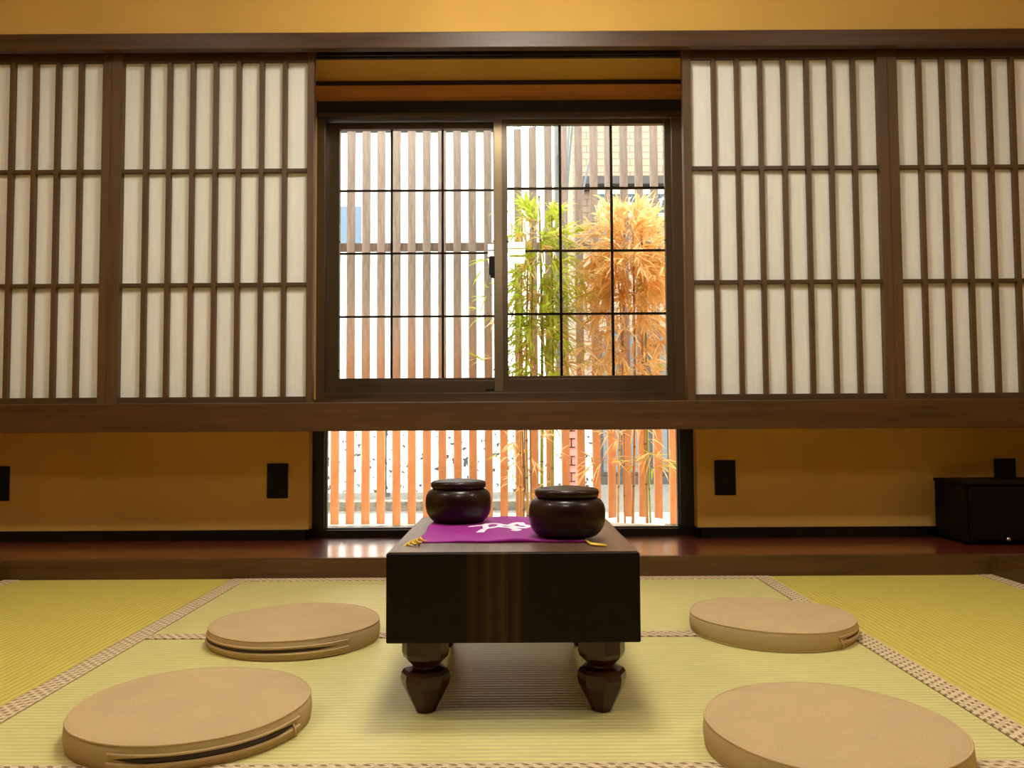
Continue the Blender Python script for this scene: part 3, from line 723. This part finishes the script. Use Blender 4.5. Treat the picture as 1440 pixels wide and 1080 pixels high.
# bamboo
def blade(mb, p, d, L, W, droop):
    d = d.normalized(); side = d.cross(Vector((0,0,1)))
    if side.length < .05: side = Vector((1,0,0))
    side.normalize(); side = (side + Vector((random.uniform(-.5,.5), random.uniform(-.5,.5), random.uniform(-.5,.5)))).normalized()
    pts = []
    for t_, wd_ in ((0,.15),(.3,1),(.65,.8),(1,0)):
        c_ = p + d*L*t_ + Vector((0,0,-droop*L*t_*t_))
        pts.append((c_, wd_*W))
    v = []
    for c_, ww in pts[:-1]: v += [c_-side*ww, c_+side*ww]
    v.append(pts[-1][0])
    mb.add(v, [(0,1,3,2), (2,3,5,4), (4,5,6)], False)
def culm(par, x, y, z0, z1, r, mat_, lean=(0,0)):
    pts = []; n = 9
    for k in range(n):
        t_ = k/(n-1); pts.append((x+lean[0]*t_+.006*math.sin(5*t_+x*30), y+lean[1]*t_, z0+(z1-z0)*t_))
    o = MB().tube(pts, [r*(1-.35*k/(n-1)) for k in range(n)], 8).build('culm', mat_, par)
    nb = MB()
    for k in range(1, n):
        a_ = Vector(pts[k]); nb.tube([a_-Vector((0,0,.004)), a_+Vector((0,0,.004))], r*1.15*(1-.35*k/(n-1)), 8)
    nb.build('culm_joint', m['node'], o)
    return pts
def spray(mb, tw, c_, dr, nl, L, W, up=0.0):
    """a twig ending in a fan of leaves"""
    e_ = c_ + dr*random.uniform(.03, .07)
    tw.tube([c_ - dr*.03, e_], .0012, 4, False)
    for k in range(nl):
        a_ = random.uniform(-1.1, 1.1)
        dd = (dr + Vector((random.uniform(-.9,.9), random.uniform(-.9,.9), random.uniform(-.7,.6)+up))).normalized()
        blade(mb, c_.lerp(e_, random.random()), dd, L*random.uniform(.6, 1.25), W*random.uniform(.7, 1.2), random.uniform(.1, .6))
def V3(px, py, Y): x, z = at(px, py, Y); return Vector((x, Y, z))

random.seed(11)
gbm = empty('green_bamboo', (.12, 4.12, GZ0), 'green leafy bamboo clump growing in the middle between window and fence', 'plant')
for px, r_, mt_, top in ((734, .006, 'culm_tan', 300), (741, .0075, 'culm_dry', 360), (747, .006, 'culm_tan', 320), (763, .009, 'culm_green', 278), (774, .007, 'culm_green', 300), (728, .005, 'culm_dry', 400)):
    y_ = 4.05+random.random()*.2; p0 = V3(px, 650, y_); p1 = V3(px+random.uniform(-6, 6), top, y_)
    culm(gbm, p0.x, y_, GZ0, p1.z, r_, m[mt_], (p1.x-p0.x, random.uniform(-.05, .05)))
lg, ld, tw = MB(), MB(), MB()
def column(n, cx, hw_, py0, py1, mbs, nl, L, W, Yc, taper_top=40, up0=.6):
    for k in range(n):
        py = random.uniform(py0, py1); t_ = min(1, (py-py0+8)/taper_top)
        px = cx + random.gauss(0, .48)*hw_*(.35+.65*t_)
        p = V3(px, py, Yc+random.uniform(-.16, .2))
        a_ = random.uniform(0, 2*math.pi); out = 1 if px > cx else -1
        dr = Vector((out*random.uniform(.1, 1), math.sin(a_)*.8, random.uniform(-.35, .5) + up0*(1-t_))).normalized()
        mb = mbs[0] if random.random() < mbs[2] else mbs[1]
        spray(mb, tw, p, dr, nl, L, W, up0*(1-t_))
column(270, 757, 46, 290, 545, (lg, ld, .78), 7, .12, .0068, 4.12, 60, .9)
column(26, 752, 40, 545, 640, (ld, lg, .7), 5, .10, .006, 4.1, 10, 0)
column(12, 738, 30, 640, 700, (ld, lg, .9), 5, .08, .005, 4.1, 10, 0)
for k in range(10):    # long shoots reaching left across the meeting stile
    p = V3(random.uniform(682, 700), random.choice([340, 370, 410, 440, 500])+random.uniform(-10, 10), 4.05)
    spray(lg if random.random() < .7 else ld, tw, p, Vector((-1, -.2, random.uniform(-.3, .5))).normalized(), 4, .10, .006)
tag(lg.build('green_foliage', m['leaf_green'], gbm), 'mass of narrow green leaves', kind='stuff')
tag(ld.build('dry_foliage', m['leaf_dry'], gbm), 'scattered withered orange leaves', kind='stuff')
tw.build('twigs', m['culm_dry'], gbm)['kind'] = 'stuff'

random.seed(23)
dpx, dpz = at(893, 728, 4.3)
dbm = empty('dry_bamboo', (dpx, 4.3, GZ0), 'withered orange bamboo in a white pot at the right outside the window', 'plant')
pot = MB().lathe([(.10,0),(.125,.03),(.145,.11),(.158,.135),(.158,.142),(.146,.142),(.138,.125),(.01,.12)], (dpx, 4.3, GZ0), 40).build('pot', m['white_pot'], dbm); pot['label'] = 'round white glazed pot'
for px, r_, mt_, top in ((870, .006, 'culm_dry', 330), (890, .007, 'culm_tan', 300), (908, .0075, 'culm_dry', 290), (913, .005, 'culm_green', 340), (880, .005, 'culm_tan', 400)):
    y_ = 4.22+random.random()*.14; p0 = V3(px, 690, y_); p1 = V3(px+random.uniform(-10, 10), top, y_)
    culm(dbm, p0.x, y_, GZ0+.12, p1.z, r_, m[mt_], (p1.x-p0.x, random.uniform(-.05, .05)))
lg, ld, tw = MB(), MB(), MB()
column(240, 884, 66, 300, 420, (ld, lg, .98), 8, .135, .0068, 4.22, 60, .9)
column(150, 886, 78, 370, 548, (ld, lg, .97), 8, .135, .0068, 4.22, 60, .9)
column(26, 885, 60, 548, 625, (ld, lg, .9), 5, .11, .006, 4.2, 10, 0)
for px, py, sgn in ((838, 655, -1), (930, 650, 1), (912, 645, 1), (905, 650, -1), (852, 645, 1), (925, 640, -1), (940, 650, 1), (848, 650, -1), (918, 655, 1)):
    for k in range(2): spray(ld if k or px < 900 else lg, tw, V3(px+random.uniform(-5,5), py+random.uniform(-6,6), 4.2), Vector((sgn*.9, random.uniform(-.3,.3), random.uniform(-.35, .15))).normalized(), 5, .11, .006)
tag(ld.build('dry_foliage', m['leaf_dry'], dbm), 'mass of withered orange leaves', kind='stuff')
tag(lg.build('green_foliage', m['leaf_green'], dbm), 'a few leaves still green', kind='stuff')
tw.build('twigs', m['culm_dry'], dbm)['kind'] = 'stuff'
# clear cup beside the pot
x_, z_ = at(921, 722, 4.12)
cpn = MB().lathe([(.026,0),(.03,.11),(.028,.11),(.0245,.004),(.001,.004)], (x_, 4.12, GZ0), 20).build('clear_cup', m['glass']); tag(cpn, 'small clear cup standing in front of the white pot outdoors', 'cup')

# street and buildings beyond
box('street_ground', m['street'], -30, 30, 6.0, 60, GZ0-.1, GZ0-.01, kind='structure')
z0, z1 = az(726, 6.3, 560), az(705, 6.3, 560)
tag(MB().box(-3.2, .55, 6.3, 6.42, GZ0-.02, z1).build('street_curb', m['curb'], bevel=.01), 'grey concrete curb behind the left half of the fence', 'curb')
# white stained hoarding on the left
hb = empty('street_hoarding', (-1.2, 7.4, GZ0), 'white stained board hoarding behind the left half of the fence', 'hoarding')
px_list = [-3.6 + .62*k for k in range(7)]
for a_ in px_list:
    q = MB().box(-.302, .302, -.012, .012, 0, .92).build('panel', m['white_speck'], None); q.location = (a_+.3, 7.4, GZ0+.04); attach(q, hb)
    box('post', m['pale_grey'], a_-.02, a_+.02, 7.415, 7.46, GZ0, GZ0+.98, hb)
# white house on the left
wh = empty('white_house', (-3.2, 14, GZ0), 'bright white house beyond the left half of the fence', 'building')
xr_ = ax(700, 400, 13)
box('wall', m['white_wall'], -9, xr_, 13, 17, GZ0, 5.2, wh)
box('roof', m['grey'], -9.2, xr_+.15, 12.8, 17.2, 5.2, 5.4, wh)
for pxa, pxb, pya, pyb in ((479, 509, 291, 343),):
    xa, za = at(pxa, pyb, 12.98); xb, zb_2 = at(pxb, pya, 12.98)
    fw = box('window', m['white_wall'], xa-.05, xb+.05, 12.95, 13.02, za-.05, zb_2+.05, wh)
    box('pane', m['blue_pane'], xa, xb, 12.94, 12.96, za, zb_2, fw)
# peach building on the right
bb = empty('brick_shop', (4, 9, GZ0), 'peach brick shop building across the street on the right', 'building')
BY = 9.0; bx0 = ax(806, 300, BY)
zbase = az(684, BY, 880)
box('wall', m['brick'], bx0, 8, BY, 13, zbase, 6.0, bb)
z0, z1 = az(258, BY-.3, 870), az(247, BY-.3, 870)
aw = box('awning', m['grey'], ax(820, 250, BY-.3), 8, BY-.3, BY+.01, z0, z1, bb)
box('ledge', m['grey'], ax(838, 676, BY), 8, BY-.10, BY+.02, az(686, BY, 880), az(669, BY, 880), bb)
box('base_wall', m['grey'], bx0, 8, BY-.02, BY+.3, GZ0-.02, az(686, BY, 880), bb)
for r_ in range(3):
    za = az(731-r_*15, BY-.03, 880); zb_2 = az(731-(r_+1)*15+1, BY-.03, 880)
    for c_ in range(7):
        xa = bx0+.02+c_*.52; box('tile', m['pink_tile'], xa, xa+.505, BY-.045, BY-.02, za, zb_2, bb)
for pxa, pxb in ((846, 872), (884, 905), (915, 938)):
    xa, za = at(pxa, 668, BY-.02); xb, zb_2 = at(pxb, 470, BY-.02)
    fw = box('window', m['grey'], xa-.03, xb+.03, BY-.03, BY+.02, za, zb_2+.03, bb)
    box('pane', m['pale_grey'], xa+.02, xb-.02, BY-.04, BY-.028, za+.03, zb_2, fw)
# shop sign with rounded teal fields and white strokes
SY = BY-.35
xa, za = at(834, 305, SY); xb, zb_2 = at(960, 266, SY)
sg = empty('shop_sign', (xa, SY, za), 'teal and white sign board across the street above the orange bamboo', 'sign')
box('board', m['white_wall'], xa, xb, SY, SY+.08, za, zb_2, sg, .01)
for bx_ in (xa+.2, xb-.2): box('bracket', m['grey'], bx_-.03, bx_+.03, SY+.07, BY+.01, (za+zb_2)/2-.03, (za+zb_2)/2+.03, sg)
pnl = box('panel', m['teal'], xa+.04, xb-.04, SY-.015, SY+.001, za+.04, zb_2-.05, sg, .006)
lt = MB()
for pa, pb in (((843,286),(849,279)),((848,279),(846,291)),((881,282),(886,278)),((884,284),(890,292)),((905,290),(913,280)),((911,280),(917,284)),((903,283),(907,288)),((927,281),(935,279)),((931,280),(928,292))):
    a_ = Vector((*at(*pa, SY-.02),)); b_ = Vector((*at(*pb, SY-.02),))
    lt.tube([(a_.x, SY-.018, a_.y), (b_.x, SY-.018, b_.y)], .012, 6)
lt.build('lettering', m['white_wall'], pnl)
# blue banner and pink vertical sign
x0_, za = at(787, 252, 7.6); x1_, zb_2 = at(797, 208, 7.6)
bs = empty('blue_sign', (x0_, 7.6, za), 'narrow blue sign hanging on the grey pole behind the fence', 'sign')
box('sign_face', m['blue_sign'], x0_, x1_, 7.58, 7.61, za, zb_2, bs)
MB().tube([(ax(785, 400, 7.7), 7.69, zb_2-.05), (x1_, 7.61, zb_2-.05)], .008, 6).build('bracket', m['grey'], bs)
xp, _ = at(785, 400, 7.7)
up = empty('utility_pole', (xp, 7.7, GZ0), 'grey utility pole behind the middle of the fence', 'pole')
MB().tube([(xp, 7.7, GZ0-.05), (xp, 7.7, 7)], [.024, .02], 14).build('shaft', m['pale_grey'], up)
for i_, ((a_, b_), (c_, d_), (e_, g_)) in enumerate((((806,170),(800,215),(796,300)), ((801,170),(798,200),(797,240)), ((830,225),(819,262),(815,310)))):
    p = [V3(a_, b_, 8.2), V3(c_, d_, 7.9), V3(e_, g_, 7.75)]
    pts = [p[0]*(1-t_)**2 + p[1]*2*t_*(1-t_) + p[2]*t_*t_ for t_ in [k/8 for k in range(9)]]
    pts = [p[0]+(p[0]-pts[1])*4] + pts
    MB().tube(pts, .011, 6).build('cable', m['cable'], up)
xa, za = at(797, 690, 6.1); xb, zb_2 = at(812, 604, 6.1)
ps = empty('pink_street_sign', (xa, 6.1, GZ0), 'pink upright street sign with dark characters behind the fence', 'sign')
box('sign_face', m['pink_sign'], xa-.01, xb+.01, 6.1, 6.13, za, zb_2+.25, ps)
ch = MB()
for cyp in (623, 648, 671, 600):
    xm, zm = at(803.5, cyp, 6.1); h_ = 6.0*6.1/F; w_ = 5.2*6.1/F; t_ = .004
    ch.box(xm-w_, xm+w_, 6.094, 6.1, zm+h_-t_, zm+h_+t_); ch.box(xm-w_, xm+w_, 6.094, 6.1, zm-h_-t_, zm-h_+t_); ch.box(xm-t_, xm+t_, 6.094, 6.1, zm-h_, zm+h_)
ch.build('characters', m['ink'], ps)
for x in (xa+.01, xb-.01): MB().tube([(x, 6.14, GZ0-.02), (x, 6.14, zb_2+.25)], .01, 8).build('support', m['grey'], ps)
